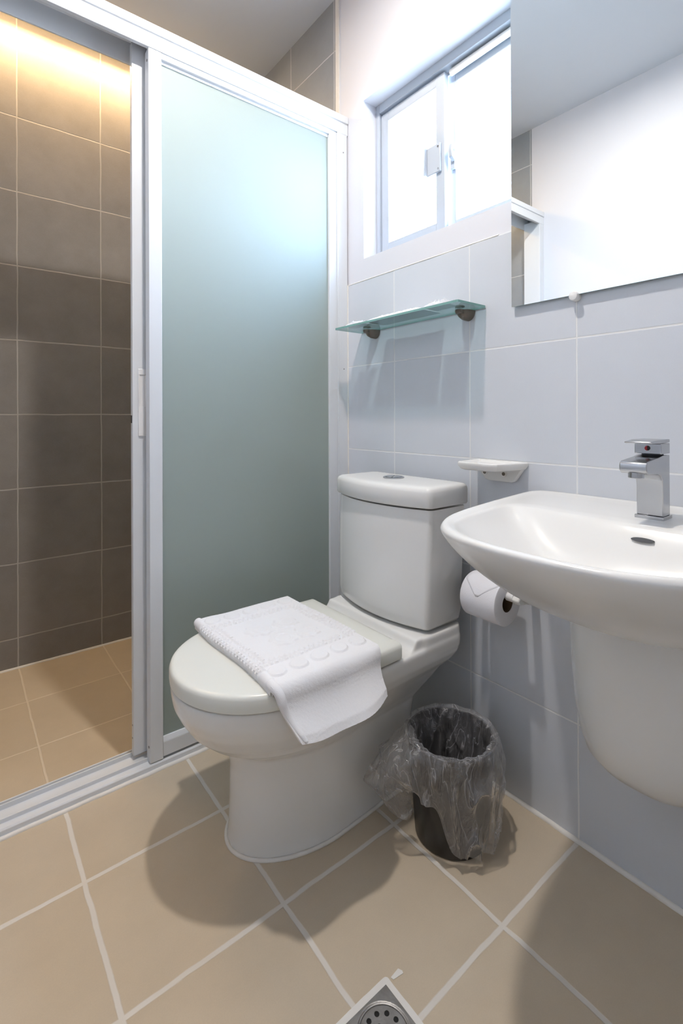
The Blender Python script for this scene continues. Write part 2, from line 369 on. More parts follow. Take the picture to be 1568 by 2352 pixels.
# ------------------------------------------------------------------ shower enclosure
scr = empty('shower_screen', (-.67, .045, 0), 'white aluminium framed shower screen with frosted fixed panel beside the toilet', 'shower screen')
HZ = 2.012
b = nb()
prism(b, [(.0, 1.965), (.0, 2.004), (-.004, 2.006), (-.004, 2.030), (.094, 2.030), (.094, 1.955), (.088, 1.955), (.088, 2.016),
          (.052, 2.016), (.052, 1.990), (.046, 1.990), (.046, 2.016), (.012, 2.016), (.012, 1.965)], 'x', XL+.001, .0025)
obj('header_rail', b, 'alu', scr, bevel=.0012)
b = nb()
prism(b, [(.0, .001), (.0, .016), (.004, .020), (.020, .020), (.020, .030), (.0235, .030), (.0235, .020), (.064, .022), (.064, .034), (.0675, .034), (.0675, .024), (.078, .024), (.078, .032), (.082, .032), (.082, .022), (.092, .020), (.092, .001)], 'x', XL+.001, -.001)
obj('bottom_track', b, 'alu', scr, bevel=.0008)
b = nb(); box(b, -.040, -.0008, .0006, .0895, .02, 2.010); box(b, -.078, -.040, .004, .030, .02, 1.966); box(b, -.046, -.042, -.0015, .0, .02, 1.985)
obj('jamb', b, 'alu', scr, bevel=.0012)
b = nb(); box(b, XL+.0015, XL+.040, .0006, .0895, .02, 1.985); obj('jamb', b, 'alu', scr, bevel=.0012)
b = nb(); box(b, -.690, -.655, .002, .034, .022, 1.966); mu = obj('mullion', b, 'alu', scr, bevel=.0015)
for z in (.062, 1.935):
    b = nb(); cyl(b, (-.6912, .014, z), (-.689, .014, z), .0032); obj('screw', b, 'drain', mu)
b = nb(); box(b, -.655, -.078, .003, .026, .027, .066); prism(b, [(.003, .066), (.010, .078), (.022, .078), (.026, .066)], 'x', -.655, -.078); obj('bottom_rail', b, 'alu', scr, bevel=.001)
b = nb(); box(b, -.655, -.078, .003, .026, 1.948, 1.966); box(b, -.655, -.078, .010, .022, 1.938, 1.948); obj('top_rail', b, 'alu', scr, bevel=.001)
b = nb(); box(b, -.662, -.070, .013, .018, .07, 1.945); obj('frosted_pane', b, 'frost', scr)
for z in (1.90, 1.13, .40):
    b = nb(); cyl(b, (-.018, -.0008, z), (-.018, .003, z), .0022, n=16); obj('screw', b, 'drain', scr)
door = empty('sliding_shower_door', (-.40, .055, .03), 'white framed frosted sliding door pushed open behind the fixed shower panel', 'shower door')
b = nb()
box(b, -.722, -.684, .044, .062, .034, 1.99); box(b, -.130, -.092, .044, .062, .034, 1.99)
box(b, -.684, -.130, .045, .061, .034, .075); box(b, -.684, -.130, .045, .061, 1.95, 1.99)
obj('door_frame', b, 'alu', door, bevel=.0015)
b = nb(); box(b, -.690, -.124, .0515, .0555, .07, 1.955); obj('frosted_pane', b, 'frost', door)
b = nb()
y0, y1 = .0405, .044
box(b, -.7075, -.686, y0, y1, .909, .990); box(b, -.7075, -.686, y0, y1, 1.078, 1.094); box(b, -.7075, -.7045, y0, y1, .990, 1.078); box(b, -.689, -.686, y0, y1, .990, 1.078)
hd = obj('recessed_handle', b, 'plastic', door, bevel=.0008)
b = nb(); box(b, -.7045, -.689, .0425, .0438, .990, 1.078); obj('finger_recess', b, 'plastic', hd)
b = nb(); box(b, -.7228, -.7215, .050, .058, .945, .966); obj('latch_slot', b, 'black_slot', door)
for z in (.08, .115):
    b = nb(); cyl(b, (-.7226, .053, z), (-.7215, .053, z), .0025, n=16); obj('screw', b, 'drain', door)

# ------------------------------------------------------------------ ceiling lamps
lx, ly = LAMP
t = empty('ceiling_lamp', (lx, ly, 2.47), 'round recessed ceiling lamp above the toilet and basin', 'ceiling lamp')
b = nb(); lathe(b, (lx, ly, 2.47), [(.048, .004), (.062, .0), (.068, .012), (.068, .0295), (.048, .0295)], cap0=False, cap1=False); obj('lamp_ring', b, 'alu', t, smooth=40)
b = nb(); cyl(b, (lx, ly, 2.475), (lx, ly, 2.482), .048); obj('lens', b, 'lens', t)
lx, ly = SLAMP
t = empty('strip_lamp', (lx, ly, 2.474), 'warm strip lamp on the shower ceiling washing the dark tiled wall', 'ceiling lamp')
b = nb(); box(b, lx-.48, lx+.48, ly-.022, ly+.022, 2.484, 2.4995); obj('housing', b, 'alu', t, bevel=.002)
b = nb(); box(b, lx-.46, lx+.46, ly-.016, ly+.016, 2.474, 2.484); obj('diffuser', b, 'lens_w', t, bevel=.004)

# ------------------------------------------------------------------ toilet
TY = -.372
toi = empty('toilet', (-.38, TY, 0), 'white two-piece skirted toilet with closed lid between shower screen and basin', 'toilet')
def dring(xf, xb, hwf, hwr, z, cy=TY, n=72, nose=.21, p=2.0, rb=.03):
    """plan outline: round nose at xf, straight sides, soft square back at xb"""
    pts = []
    xs = xf+min(nose, (xb-xf)*.6)
    k = n//2
    for i in range(k+1):                      # nose, right(-y) to left(+y)
        a = R(-90+180*i/k); pts.append((xs-(xs-xf)*abs(math.cos(a))**(2/p), cy+hwf*math.copysign(abs(math.sin(a))**(2/p), a), z))
    q = (n-k)//2
    side = []
    for i in range(1, q+1):
        t = i/q
        if t < .7: side.append((xs+(xb-rb-xs)*(t/.7), hwf+(hwr-hwf)*(t/.7)))
        else:
            a = R(90*(t-.7)/.3); side.append((xb-rb+rb*math.sin(a), hwr-rb+rb*math.cos(a) if t < 1 else hwr-rb))
    for x, h in side: pts.append((x, cy+h, z))
    for x, h in reversed(side): pts.append((x, cy-h, z))
    return pts
def remesh(vox, it=8):
    def f(o):
        r = o.modifiers.new('r', 'REMESH'); r.mode = 'VOXEL'; r.voxel_size = vox; r.use_smooth_shade = True
        s = o.modifiers.new('s', 'SMOOTH'); s.iterations = it; s.factor = .6
    return f
CB = -.346
b = nb()
loft(b, [dring(-.622, -.135, .126, .112, .0, CB), dring(-.619, -.138, .123, .110, .03, CB), dring(-.616, -.14, .121, .108, .10, CB), dring(-.615, -.138, .121, .108, .17, CB),
         dring(-.620, -.128, .123, .108, .215, CB), dring(-.648, -.105, .132, .110, .238, -.354), dring(-.684, -.085, .149, .116, .265, -.363), dring(-.718, -.075, .167, .130, .30),
         dring(-.737, -.066, .177, .160, .33), dring(-.749, -.062, .183, .178, .355), dring(-.754, -.060, .186, .184, .382), dring(-.754, -.060, .185, .184, .3955)])
loft(b, [[(x, y, .37) for x, y in rrect(-.232, -.06, TY-.183, TY+.183, .03)], [(x, y, .423) for x, y in rrect(-.226, -.06, TY-.181, TY+.181, .03)]])
prism(b, [(-.232, .385), (-.275, .390), (-.262, .396), (-.244, .405), (-.234, .4225), (-.215, .4225), (-.215, .385)], 'y', TY-.176, TY+.176)
obj('bowl', b, 'ceramic', toi, smooth=80, extra=remesh(.0035, 9))
# seat ring and lid
def lidring(z, d=0.0, xb=-.287):
    n = 72; out = []; xs, hw, L = -.56, .188-d, .197-d
    for i in range(n+1):
        a = R(-90+180*i/n); out.append((xs-L*math.cos(a), TY-.003+hw*math.sin(a), z))
    for t in (.33, .66): out.append((xs+(xb-d-xs)*t, TY-.003+hw-(.004)*t, z))
    out += [(xb-.008, TY-.003+.184-d, z), (xb-d, TY-.003+.176-d, z), (xb-d, TY-.003-.176+d, z), (xb-.008, TY-.003-.184+d, z)]
    for t in (.66, .33): out.append((xs+(xb-d-xs)*t, TY-.003-hw+(.004)*t, z))
    return out
b = nb(); loft(b, [lidring(.3985, .010), lidring(.3985, .006), lidring(.405, .004)][0:3]); obj('seat', b, 'lidplastic', toi, smooth=40)
b = nb(); loft(b, [lidring(.4005, .004), lidring(.4025, .001), lidring(.410, .0), lidring(.426, .0), lidring(.4315, .0018), lidring(.4345, .005), lidring(.4358, .011), lidring(.4362, .03)])
obj('lid', b, 'lidplastic', toi, smooth=35)
# cistern
def tring(z, hw, xc, xm, xb, n=20, r=.016):
    """plan outline with a gently bowed front: xc at the corners, xm in the middle"""
    pts = []
    for i in range(n+1):
        v = -1+2*i/n; y = (hw-r)*v; pts.append((xc+(xm-xc)*(1-v*v), TY+y, z))
    for i in range(1, 5):
        a = R(90*i/5); pts.append((xc+r-r*math.cos(a), TY+hw-r+r*math.sin(a), z))
    pts.append((xc+r, TY+hw, z)); pts.append((xb-.01, TY+hw, z)); pts.append((xb, TY+hw-.01, z))
    pts.append((xb, TY-hw+.01, z)); pts.append((xb-.01, TY-hw, z)); pts.append((xc+r, TY-hw, z))
    for i in range(4, 0, -1):
        a = R(90*i/5); pts.append((xc+r-r*math.cos(a), TY-hw+r-r*math.sin(a), z))
    return pts
b = nb()
loft(b, [tring(.4285, .155, -.178, -.205, -.075), tring(.4295, .168, -.192, -.220, -.068), tring(.437, .174, -.199, -.228, -.064), tring(.46, .177, -.200, -.230, -.060), tring(.60, .180, -.197, -.230, -.055), tring(.728, .182, -.192, -.226, -.050)])
obj('tank', b, 'ceramic', toi, smooth=45)
b = nb()
loft(b, [tring(.7325, .180, -.192, -.226, -.050), tring(.7335, .185, -.198, -.232, -.044), tring(.738, .187, -.201, -.236, -.042), tring(.772, .187, -.201, -.236, -.042), tring(.780, .185, -.199, -.233, -.043), tring(.7845, .180, -.193, -.227, -.047), tring(.7865, .170, -.184, -.217, -.055), tring(.7872, .15, -.165, -.198, -.07)])
obj('tank_lid', b, 'ceramic', toi, smooth=45)
bx_, by_ = -.128, -.362
b = nb(); lathe(b, (bx_, by_, .7868), [(.030, 0), (.030, .003), (.027, .0045), (.0245, .0035)], n=48, cap1=True); fb = obj('flush_button', b, 'chrome', toi, smooth=40)
for sgn in (1, -1):
    b = nb(); pts = [(bx_+.0235*math.cos(R(35)+a), by_+.0235*math.sin(R(35)+a)) for a in [R((4 if sgn > 0 else 184)+172*i/16) for i in range(17)]]
    loft(b, [[(x, y, .7895) for x, y in pts], [(x, y, .7925) for x, y in pts]]); obj('button_half', b, 'chrome', fb, bevel=.0008)
# maker's mark on the cistern side
tx = bpy.data.curves.new('maker_mark', 'FONT'); tx.body = 'HCG'; tx.size = .011; tx.shear = .35; tx.extrude = .0001
tx.materials.append(M['ink'])
tmp = bpy.data.objects.new('mark_curve', tx); COL.objects.link(tmp)
me_ = bpy.data.meshes.new_from_object(tmp); bpy.data.objects.remove(tmp, do_unlink=True)
to = bpy.data.objects.new('maker_mark', me_); COL.objects.link(to); to.parent = toi
to.rotation_euler = (R(90), 0, 0); to.location = Vector((-.088, TY-.1822, .6935))-Vector(toi.location)
# sealant round the foot
b = nb(); pts = dring(-.624, -.135, .128, .114, .002, CB); tube(b, pts+pts[:2], .0045, 8); obj('sealant_bead', b, 'sealant', toi, smooth=60)

# ------------------------------------------------------------------ towel on the lid
def towel_disp(u, v):
    """u metres along the length (0 at the far end), v metres from the front fold; relief height"""
    h = 0.0
    W = .272
    def sm(d, r, e=.0022): return max(0.0, min(1.0, (r-d)/e))
    # discs near both ends
    for uu in (.033, .338):
        for k in range(5):
            h = max(h, .0042*sm(math.hypot((u-uu)*1.05, v-(.034+k*.052)), .021))
    # small squares in rows along both long edges and inside the disc rows
    def sq(cu, cv, du, dv): return max(abs(u-cu)/du, abs(v-cv)/dv) < 1
    for row, (cv, ph) in enumerate(((.006, 0), (.018, .5), (.030, 0), (W-.006, 0), (W-.018, .5), (W-.030, 0))):
        q = (u/.0125+ph); fu = q-math.floor(q)
        if .08 < u < .300 and abs(v-cv) < .0045 and .14 < fu < .86: h = max(h, .0040)
    for row, cu in enumerate((.066, .078, .292, .304)):
        q = v/.0125+(.5 if row % 2 else 0); fv = q-math.floor(q)
        if .02 < v < W-.02 and abs(u-cu) < .0045 and .14 < fv < .86: h = max(h, .0036)
    # scrolling leaf motif in the middle
    for cu, cv, rr in ((.150, .100, .034), (.150, .172, .030), (.222, .118, .032), (.225, .180, .030)):
        d = math.hypot(u-cu, (v-cv)); a = math.atan2(v-cv, u-cu)
        h = max(h, .0034*sm(d, rr*(1+.10*math.cos(7*a))))
        h -= .0016*(abs(d-rr*.55) < .0025)
    return h
def FL(h): return .020*h*h-.012*math.sin(math.pi*min(1, h*1.15))*(1 if h < .87 else 0)
def towel():
    TX0, TX1 = -.366, -.630
    tw = empty('bath_mat', (-.5, -.37, .436), 'white embossed terry bath mat folded over the closed toilet lid', 'bath mat')
    NU, NV = 300, 130
    for layer in (0, 1):
        bm = nb(); rows = []
        TH = .0085; zb = .4368+(0 if layer else TH+.0006)
        yend = -.553; r0 = .010+(0 if layer else TH)
        L1 = abs(yend-(-.178)); arc = r0*math.pi/2*.92; Ltot = L1+arc+(.066 if layer == 0 else .061)
        for i in range(NU+1):
            s = Ltot*i/NU; row = []
            for j in range(NV+1):
                t = j/NV
                # centreline
                if s < L1: y = -.178-s; z = 0; ny, nz = 0, 1
                elif s < L1+arc: a = (s-L1)/arc*R(83); y = yend-r0*math.sin(a); z = -(r0-r0*math.cos(a)); ny, nz = -math.sin(a), math.cos(a)
                else:
                    q = s-L1-arc; a = R(83); y = yend-r0*math.sin(a)-q*math.cos(a); z = -(r0-r0*math.cos(a))-q*math.sin(a); ny, nz = -math.sin(a), math.cos(a)
                hang = max(0, s-L1)/(Ltot-L1)
                x1 = TX1-.006*(1 if layer == 0 else 0)+.034*hang**1.2-.004*math.sin(s*18); x0 = TX0-.018*hang
                x = x1+(x0-x1)*t
                # droop of the front fold
                v = (x-x1); edge = min(v, x0-x)
                rd = .011 if layer == 0 else .006
                if v < rd: z += (math.sqrt(max(0, rd*rd-(rd-v)**2))-rd)*(1 if s < L1 else .0)
                wv = .0035*noise.noise(Vector((x*14, s*11, layer*3)))*min(1, edge/.02)
                if hang > 0:
                    out = .013*math.sin(math.pi*t)*hang+.006*math.sin(t*9+1)*hang+FL(hang)
                    y -= out*(1 if layer == 0 else .82); z -= .012*math.sin(math.pi*t*1.0+.3)*hang
                d = towel_disp(s, v) if layer == 0 else 0
                top = wv+d+.0006*noise.noise(Vector((x*300, s*300, 0)))
                row.append((x, y+ny*top, z+zb+nz*top+.0, ny, nz))
            rows.append(row)
        if layer == 0: hh = TH
        top = [[bm.verts.new((p[0], p[1]+p[3]*TH, p[2]+p[4]*TH)) for p in r] for r in rows]
        bot = [[bm.verts.new((p[0], p[1], p[2])) for p in r] for r in rows]
        for i in range(NU):
            for j in range(NV):
                bm.faces.new((top[i][j], top[i][j+1], top[i+1][j+1], top[i+1][j])); bm.faces.new((bot[i][j], bot[i+1][j], bot[i+1][j+1], bot[i][j+1]))
        for i in range(NU):
            for j in (0, NV): bm.faces.new((top[i][j], top[i+1][j], bot[i+1][j], bot[i][j]))
        for j in range(NV):
            for i in (0, NU): bm.faces.new((top[i][j], bot[i][j], bot[i][j+1], top[i][j+1]))
        obj('upper_fold' if layer == 0 else 'lower_fold', bm, 'terry', tw, smooth=70)
    # rolled front edge covering both folds
    bm = nb(); rings = []; n = 20; yend = -.553; r0 = .0185; L1 = .375; arc = r0*R(83); LT = L1+arc+.058
    for i in range(0, 301):
        s = i/300*LT
        if s < L1: y = -.178-s; z = 0; ny, nz = 0, 1
        else:
            a = min(R(83), (s-L1)/r0); q = max(0, s-L1-arc); y = yend-r0*math.sin(a)-q*math.cos(a); z = -(r0-r0*math.cos(a))-q*math.sin(a); ny, nz = -math.sin(a), math.cos(a)
        hang = max(0, s-L1)/(LT-L1)
        x1 = -.630-.006+.034*hang**1.2-.004*math.sin(s*18)
        fl = 1-.45*hang; sq = ((s/.0125) % 1); ring = []
        for k in range(n):
            a = 2*math.pi*k/n
            tooth = (.16 < (sq+(.5 if int((a+math.pi/10)/(math.pi/5)) % 2 else 0)) % 1 < .84) and .045 < s < .325
            rr = .0098*fl+(.0026 if tooth else 0)+(.0014 if (s < .04 or .33 < s < .36) else 0)
            off = .0110-.0*hang+rr*1.02*math.sin(a)
            ring.append((x1+.0085+rr*math.cos(a), y+ny*off-FL(hang), .4368+z+nz*off+(r0-.0185)))
        rings.append(ring)
    loft(bm, rings); obj('rolled_edge', bm, 'terry', tw, smooth=50)
towel()

# ------------------------------------------------------------------ wash basin with half pedestal
BY = -1.012
def bmap(u, v, s=1.0, cx=0.0):
    X = -u*(.474+.070*(1-min(1, v*v))); Y = v*(.288-.080*max(u, 0)**1.5)
    return X*s, BY+Y*s
def bring(ulo, uhi, vm, z, n1, n2, s=1.0, N_=128, dz=None, tilt=0.0):
    out = []; um = (ulo+uhi)/2; ua = (uhi-ulo)/2
    for i in range(N_):
        a = 2*math.pi*i/N_; c, sn = math.cos(a), math.sin(a)
        p = n2 if c > 0 else n1
        u = um+ua*math.copysign(abs(c)**(2/p), c); v = vm*math.copysign(abs(sn)**(2/p), sn)
        x, y = bmap(u, v, s); out.append((min(x, 0), y, z+tilt*(u-um)))
    return out
sink = empty('wash_basin', (-.25, BY, .28), 'white ceramic wall-hung wash basin with half pedestal under the mirror', 'wash basin')
b = nb(); rings = []
for s, z in ((.33, .600), (.42, .604), (.50, .612), (.60, .628), (.70, .651), (.79, .677), (.87, .706), (.93, .732), (.97, .753), (.992, .769), (1.0, .776)):
    rings.append(bring(0, 1, 1, z, 14, 7.5-5.2*(1-s), s))
rings.append(bring(.0, .998, .997, .7815, 14, 6.5)); rings.append(bring(.004, .990, .988, .7845, 14, 6.4)); rings.append(bring(.012, .978, .975, .7850, 13, 6.2))
rings.append(bring(.03, .966, .955, .7835, 10, 6)); 
rings.append(bring(.05, .958, .93, .7815, 9, 6)); rings.append(bring(.37, .950, .885, .7800, 7, 5.6)); rings.append(bring(.385, .942, .865, .7770, 7, 5.4)); rings.append(bring(.40, .930, .84, .769, 7, 5))
rings.append(bring(.43, .90, .73, .748, 5, 3.8)); rings.append(bring(.46, .855, .60, .724, 4.5, 3.4)); rings.append(bring(.50, .80, .46, .703, 4, 3.2)); rings.append(bring(.54, .75, .30, .690, 3, 3)); rings.append(bring(.58, .71, .14, .684, 2.2, 2.2)); rings.append(bring(.61, .68, .07, .682, 2, 2))
loft(b, rings)
obj('basin', b, 'ceramic', sink, smooth=60, sub=1)
b = nb()
def ped(z, hw, dp, p=2.6, n=48):
    out = []
    for i in range(n+1):
        a = R(-90+180*i/n); out.append((-.001-dp*abs(math.cos(a))**(2/p), BY+.012+hw*math.copysign(abs(math.sin(a))**(2/p), a), z))
    return out
loft(b, [ped(.2805, .02, .05), ped(.282, .050, .105), ped(.288, .080, .138), ped(.300, .106, .160), ped(.320, .126, .176), ped(.350, .134, .187), ped(.40, .143, .195), ped(.48, .149, .20), ped(.56, .152, .202), ped(.622, .152, .198)])
obj('half_pedestal', b, 'ceramic', sink, smooth=60)
# overflow slot, lying on the rear slope of the bowl
b = nb(); ov = []
for i in range(24):
    a = 2*math.pi*i/24; ov.append((math.cos(a)*.0170, math.sin(a)*.0030))
cx, cz = -.2283, .7584
loft(b, [[(cx+.78*q+d, BY-.026+p, cz+q) for p, q in ov] for d in (-.0005, .004)])
obj('overflow_slot', b, 'black_slot', sink)
b = nb(); lathe(b, (-.350, BY, .6840), [(.030, 0), (.030, .002), (.024, .003), (.010, .006)], n=32); obj('drain_plug', b, 'chrome', sink, smooth=40)

# ------------------------------------------------------------------ faucet
FY0, FY1 = -1.042, -1.000
fa = empty('basin_faucet', (-.14, -1.021, .781), 'square chrome single lever mixer tap on the wash basin', 'faucet')
b = nb(); prism(b, [(-.154, .778), (-.114, .778), (-.114, .786), (-.154, .786)], 'y', FY0-.002, FY1+.002); obj('base_plate', b, 'chrome', fa, bevel=.001)
prof = [(-.150, .786), (-.150, .838), (-.152, .849), (-.159, .857), (-.170, .861), (-.185, .862), (-.214, .864), (-.220, .868), (-.221, .876), (-.219, .882), (-.214, .8845), (-.165, .889), (-.150, .8915), (-.119, .8915), (-.118, .786)]
b = nb(); prism(b, prof, 'y', FY0, FY1); obj('body', b, 'chrome', fa, bevel=.0016, seg=3, smooth=30)
b = nb(); cyl(b, (-.206, -1.021, .856), (-.206, -1.021, .866), .012); obj('aerator', b, 'chrome', fa, bevel=.001)
b = nb(); cyl(b, (-.136, -1.021, .890), (-.136, -1.021, .894), .0165); obj('collar', b, 'black_slot', fa)
b = nb(); box(b, -.158, -.118, FY0, FY1, .894, .912); prism(b, [(-.118, .9135), (-.118, .919), (-.170, .919), (-.200, .9165), (-.200, .9135), (-.160, .9125)], 'y', FY0, FY1)
lv = obj('lever', b, 'chrome', fa, bevel=.0012)
b = nb(); cyl(b, (-.1583, -1.021, .904), (-.159, -1.021, .904), .0042); obj('temperature_dot', b, 'ink', lv)
b = nb(); pts = [(-1.021+.0042*math.sin(R(a)), .904+.0042*math.cos(R(a))) for a in range(0, 181, 12)]; prism(b, pts, 'x', -.1596, -.1588); obj('temperature_dot', b, 'red', lv)

# ------------------------------------------------------------------ soap dish
sd = empty('soap_dish', (-.05, -.628, .795), 'white ceramic wall soap dish between toilet tank and basin', 'soap dish')
b = nb()
TRo = [(-.001, -.552), (-.020, -.555), (-.094, -.561), (-.104, -.569), (-.104, -.664), (-.096, -.678), (-.020, -.698), (-.001, -.702)]
def ins(pts, d): 
    c = (-.045, -.627); return [(min(-.001, p[0]+(c[0]-p[0])*d), p[1]+(c[1]-p[1])*d) for p in pts]
loft(b, [[(x, y, .8255) for x, y in ins(TRo, .22)], [(x, y, .829) for x, y in ins(TRo, .08)], [(x, y, .838) for x, y in TRo], [(x, y, .8445) for x, y in TRo], [(x, y, .847) for x, y in ins(TRo, .04)], [(x, y, .847) for x, y in ins(TRo, .12)], [(x, y, .841) for x, y in ins(TRo, .22)]])
obj('tray', b, 'ceramic', sd, bevel=.001, smooth=50)
b = nb(); prism(b, [(-.556, .832), (-.585, .797), (-.595, .794), (-.662, .794), (-.672, .797), (-.698, .835), (-.698, .842), (-.556, .842)], 'x', -.014, -.001); obj('back_plate', b, 'ceramic', sd, bevel=.004, seg=3)
for y in (-.586, -.642):
    b = nb(); lathe(b, (-.0142, y, .8145), [(.0078, .0), (.0078, -.0015), (.0055, -.0015)], axis='x', n=24); s_ = obj('screw_cap', b, 'plastic', sd, smooth=40)
    b = nb(); cyl(b, (-.0158, y, .8145), (-.0164, y, .8145), .0046, n=20); obj('screw', b, 'bronze', s_)

# ------------------------------------------------------------------ toilet paper and its holder
PX, PZ = -.073, .516
ph = empty('paper_holder', (-.04, -.66, .50), 'white wall-mounted paper holder post below the basin', 'paper holder')
for ya, yb in ((-.727, -.708), (-.586, -.569)):
    b = nb(); prism(b, [(-.001, .500), (-.012, .506), (-.05, .518), (-.080, .522), (-.087, .532), (-.081, .541), (-.05, .540), (-.012, .541), (-.001, .545)], 'y', ya, yb)
    obj('bracket_arm', b, 'ceramic', ph, bevel=.003)
b = nb(); cyl(b, (PX, -.708, .5335), (PX, -.586, .5335), .0075); cyl(b, (PX, -.708, .5335), (PX, -.690, .5335), .0105); obj('roller', b, 'plastic', ph, smooth=50)
rl = empty('toilet_roll', (PX, -.64, PZ-.05), 'white toilet paper roll hanging beside the tank, partly hidden by the basin', 'toilet paper')
b = nb(); n = 64; rings = []
for r, y in ((.0215, -.690), (.052, -.6905), (.054, -.689), (.0545, -.66), (.0543, -.62), (.054, -.593), (.052, -.5905), (.0215, -.591)):
    rings.append([(PX+r*math.cos(2*math.pi*i/n), y, PZ+r*math.sin(2*math.pi*i/n)) for i in range(n)])
vr = loft(b, rings, False, False)
for i in range(n): b.faces.new((vr[0][i], vr[-1][i], vr[-1][(i+1) % n], vr[0][(i+1) % n]))
obj('paper', b, 'paper', rl, smooth=50)
b = nb(); rings = [[(PX+r*math.cos(2*math.pi*i/n), y, PZ+r*math.sin(2*math.pi*i/n)) for i in range(n)] for r, y in ((.0213, -.6895), (.0213, -.5915), (.020, -.5915), (.020, -.6895))]
vr = loft(b, rings, False, False)
obj('cardboard_core', b, 'core', rl, smooth=50)
# thin line rings on the visible end
for r in (.028, .033, .038, .043, .047):
    pass
b = nb()
def onroll(a, y, r=.0556): return (PX+r*math.cos(R(a)), y, PZ+r*math.sin(R(a)))
rows = []
for i in range(15):
    a = 95+70*i/14; f = i/14
    hw = .046*(1-max(0, f-.45)/.55*.93)
    rows.append([onroll(a, -.640-hw+2*hw*k/8, .0530+.0015*f) for k in range(9)])
loft(b, rows, False, False, closed=False)
def sol(t):
    def f(o):
        s = o.modifiers.new('so', 'SOLIDIFY'); s.thickness = t; s.offset = 1
    return f
obj('folded_sheet', b, 'paper', rl, smooth=50, extra=sol(.0009))

# ------------------------------------------------------------------ mirror
mi = empty('wall_mirror', (-.008, -1.0, 1.232), 'large frameless rectangular mirror on the wall above the basin', 'mirror')
b = nb(); box(b, -.012, -.0115, -1.345, -.6645, 1.232, 2.26); obj('mirror_glass', b, 'mirror', mi)
b = nb(); box(b, -.0115, -.005, -1.344, -.6655, 1.233, 2.259); obj('backing', b, 'shelf_edge', mi, label='thin dark green glass edge')
for y in (-.822, -1.19):
    b = nb(); lathe(b, (-.001, y, 1.2285), [(.0105, .0), (.0105, -.014), (.009, -.018), (.004, -.0195)], axis='x', n=28); obj('clip', b, 'plastic', mi, smooth=40, label='round white plastic clip')

# ------------------------------------------------------------------ glass shelf and what lies on it
sh = empty('glass_shelf', (-.06, -.33, 1.248), 'clear glass wall shelf with dull bronze clamps below the window', 'shelf')
SZ0, SZ1, SY0, SY1, SX = 1.2465, 1.2525, -.582, -.078, -.118
b = nb(); pts = rrect(SX, -.002, SY0, SY1, .004, 4)
vr = loft(b, [[(x, y, SZ0) for x, y in pts], [(x, y, SZ1) for x, y in pts]])
b.faces.ensure_lookup_table()
for f in b.faces:
    if abs(f.normal.z) < .5: f.normal_update()
for f in b.faces:
    f.normal_update()
    if abs(f.normal.z) < .5: f.material_index = 1
obj('glass_plate', b, ['shelf_glass', 'shelf_edge'], sh)
for y in (-.150, -.527):
    b = nb()
    for k, (zz, sg) in enumerate(((SZ0, -1),)):
        rings = []
        for x, rr in ((-.001, .021), (-.020, .0205), (-.032, .017), (-.038, .010)):
            rings.append([(x, y+rr*math.cos(R(180+180*i/16)), SZ0-.0005+1.25*rr*math.sin(R(180+180*i/16))) for i in range(17)])
        loft(b, rings)
    lathe(b, (-.044, y, SZ0-.0115), [(.001, 0), (.0085, .001), (.0105, .005), (.0105, .010), (.009, .0112)], n=24)
    box(b, -.046, -.02, y-.0095, y+.0095, SZ0-.011, SZ0-.0005)
    obj('clamp', b, 'bronze', sh, bevel=.0015, smooth=45)
    b = nb(); lathe(b, (-.040, y, SZ1+.0004), [(.013, 0), (.013, .002), (.009, .0045), (.003, .0055)], n=24); obj('clamp_cap', b, 'bronze', sh, smooth=45)
def crumple(name, x0, x1, y0, y1, z, h, amp, mt, label, cat, seed, grp=None):
    bm = nb(); nx, ny = 18, 46; top = []
    for i in range(nx+1):
        row = []
        for j in range(ny+1):
            u, v = i/nx, j/ny
            e = min(1, 5*min(u, 1-u, v*(ny/nx)*.6, (1-v)*(ny/nx)*.6))
            x = x0+(x1-x0)*u+.003*noise.noise(Vector((u*3, v*5, seed))); y = y0+(y1-y0)*v+.002*noise.noise(Vector((u*5, v*3, seed+9)))
            zz = z+.0008+h*e**.6*(.7+.3*math.sin(math.pi*v))+amp*e*abs(noise.noise(Vector((u*7, v*16, seed))))+amp*.5*e*noise.noise(Vector((u*19, v*40, seed)))
            row.append((x, y, max(z+.0008, zz)))
        top.append(row)
    bot = [[(p[0], p[1], z+.0003) for p in r] for r in top]
    tv = [[bm.verts.new(p) for p in r] for r in top]; bv = [[bm.verts.new(p) for p in r] for r in bot]
    for i in range(nx):
        for j in range(ny):
            bm.faces.new((tv[i][j], tv[i+1][j], tv[i+1][j+1], tv[i][j+1])); bm.faces.new((bv[i][j], bv[i][j+1], bv[i+1][j+1], bv[i+1][j]))
    for i in range(nx):
        for j in (0, ny): bm.faces.new((tv[i][j], tv[i+1][j], bv[i+1][j], bv[i][j]))
    for j in range(ny):
        for i in (0, nx): bm.faces.new((tv[i][j], tv[i][j+1], bv[i][j+1], bv[i][j]))
    o = obj(name, bm, mt, smooth=25, origin=((x0+x1)/2, (y0+y1)/2, z)); tag(o, label, cat, grp); return o
crumple('paper_packet', -.108, -.022, -.448, -.215, SZ1, .012, .004, 'paper', 'long white paper packet lying in the middle of the glass shelf', 'packet', 1)
crumple('plastic_sachet', -.112, -.060, -.200, -.118, SZ1, .008, .010, 'sachet', 'small crinkled clear sachet at the left end of the glass shelf, beside the shower', 'sachet', 4, 'sachets on the glass shelf')
crumple('plastic_sachet', -.110, -.052, -.535, -.456, SZ1, .011, .011, 'sachet', 'crinkled clear sachet on the glass shelf, nearest the mirror', 'sachet', 7, 'sachets on the glass shelf')

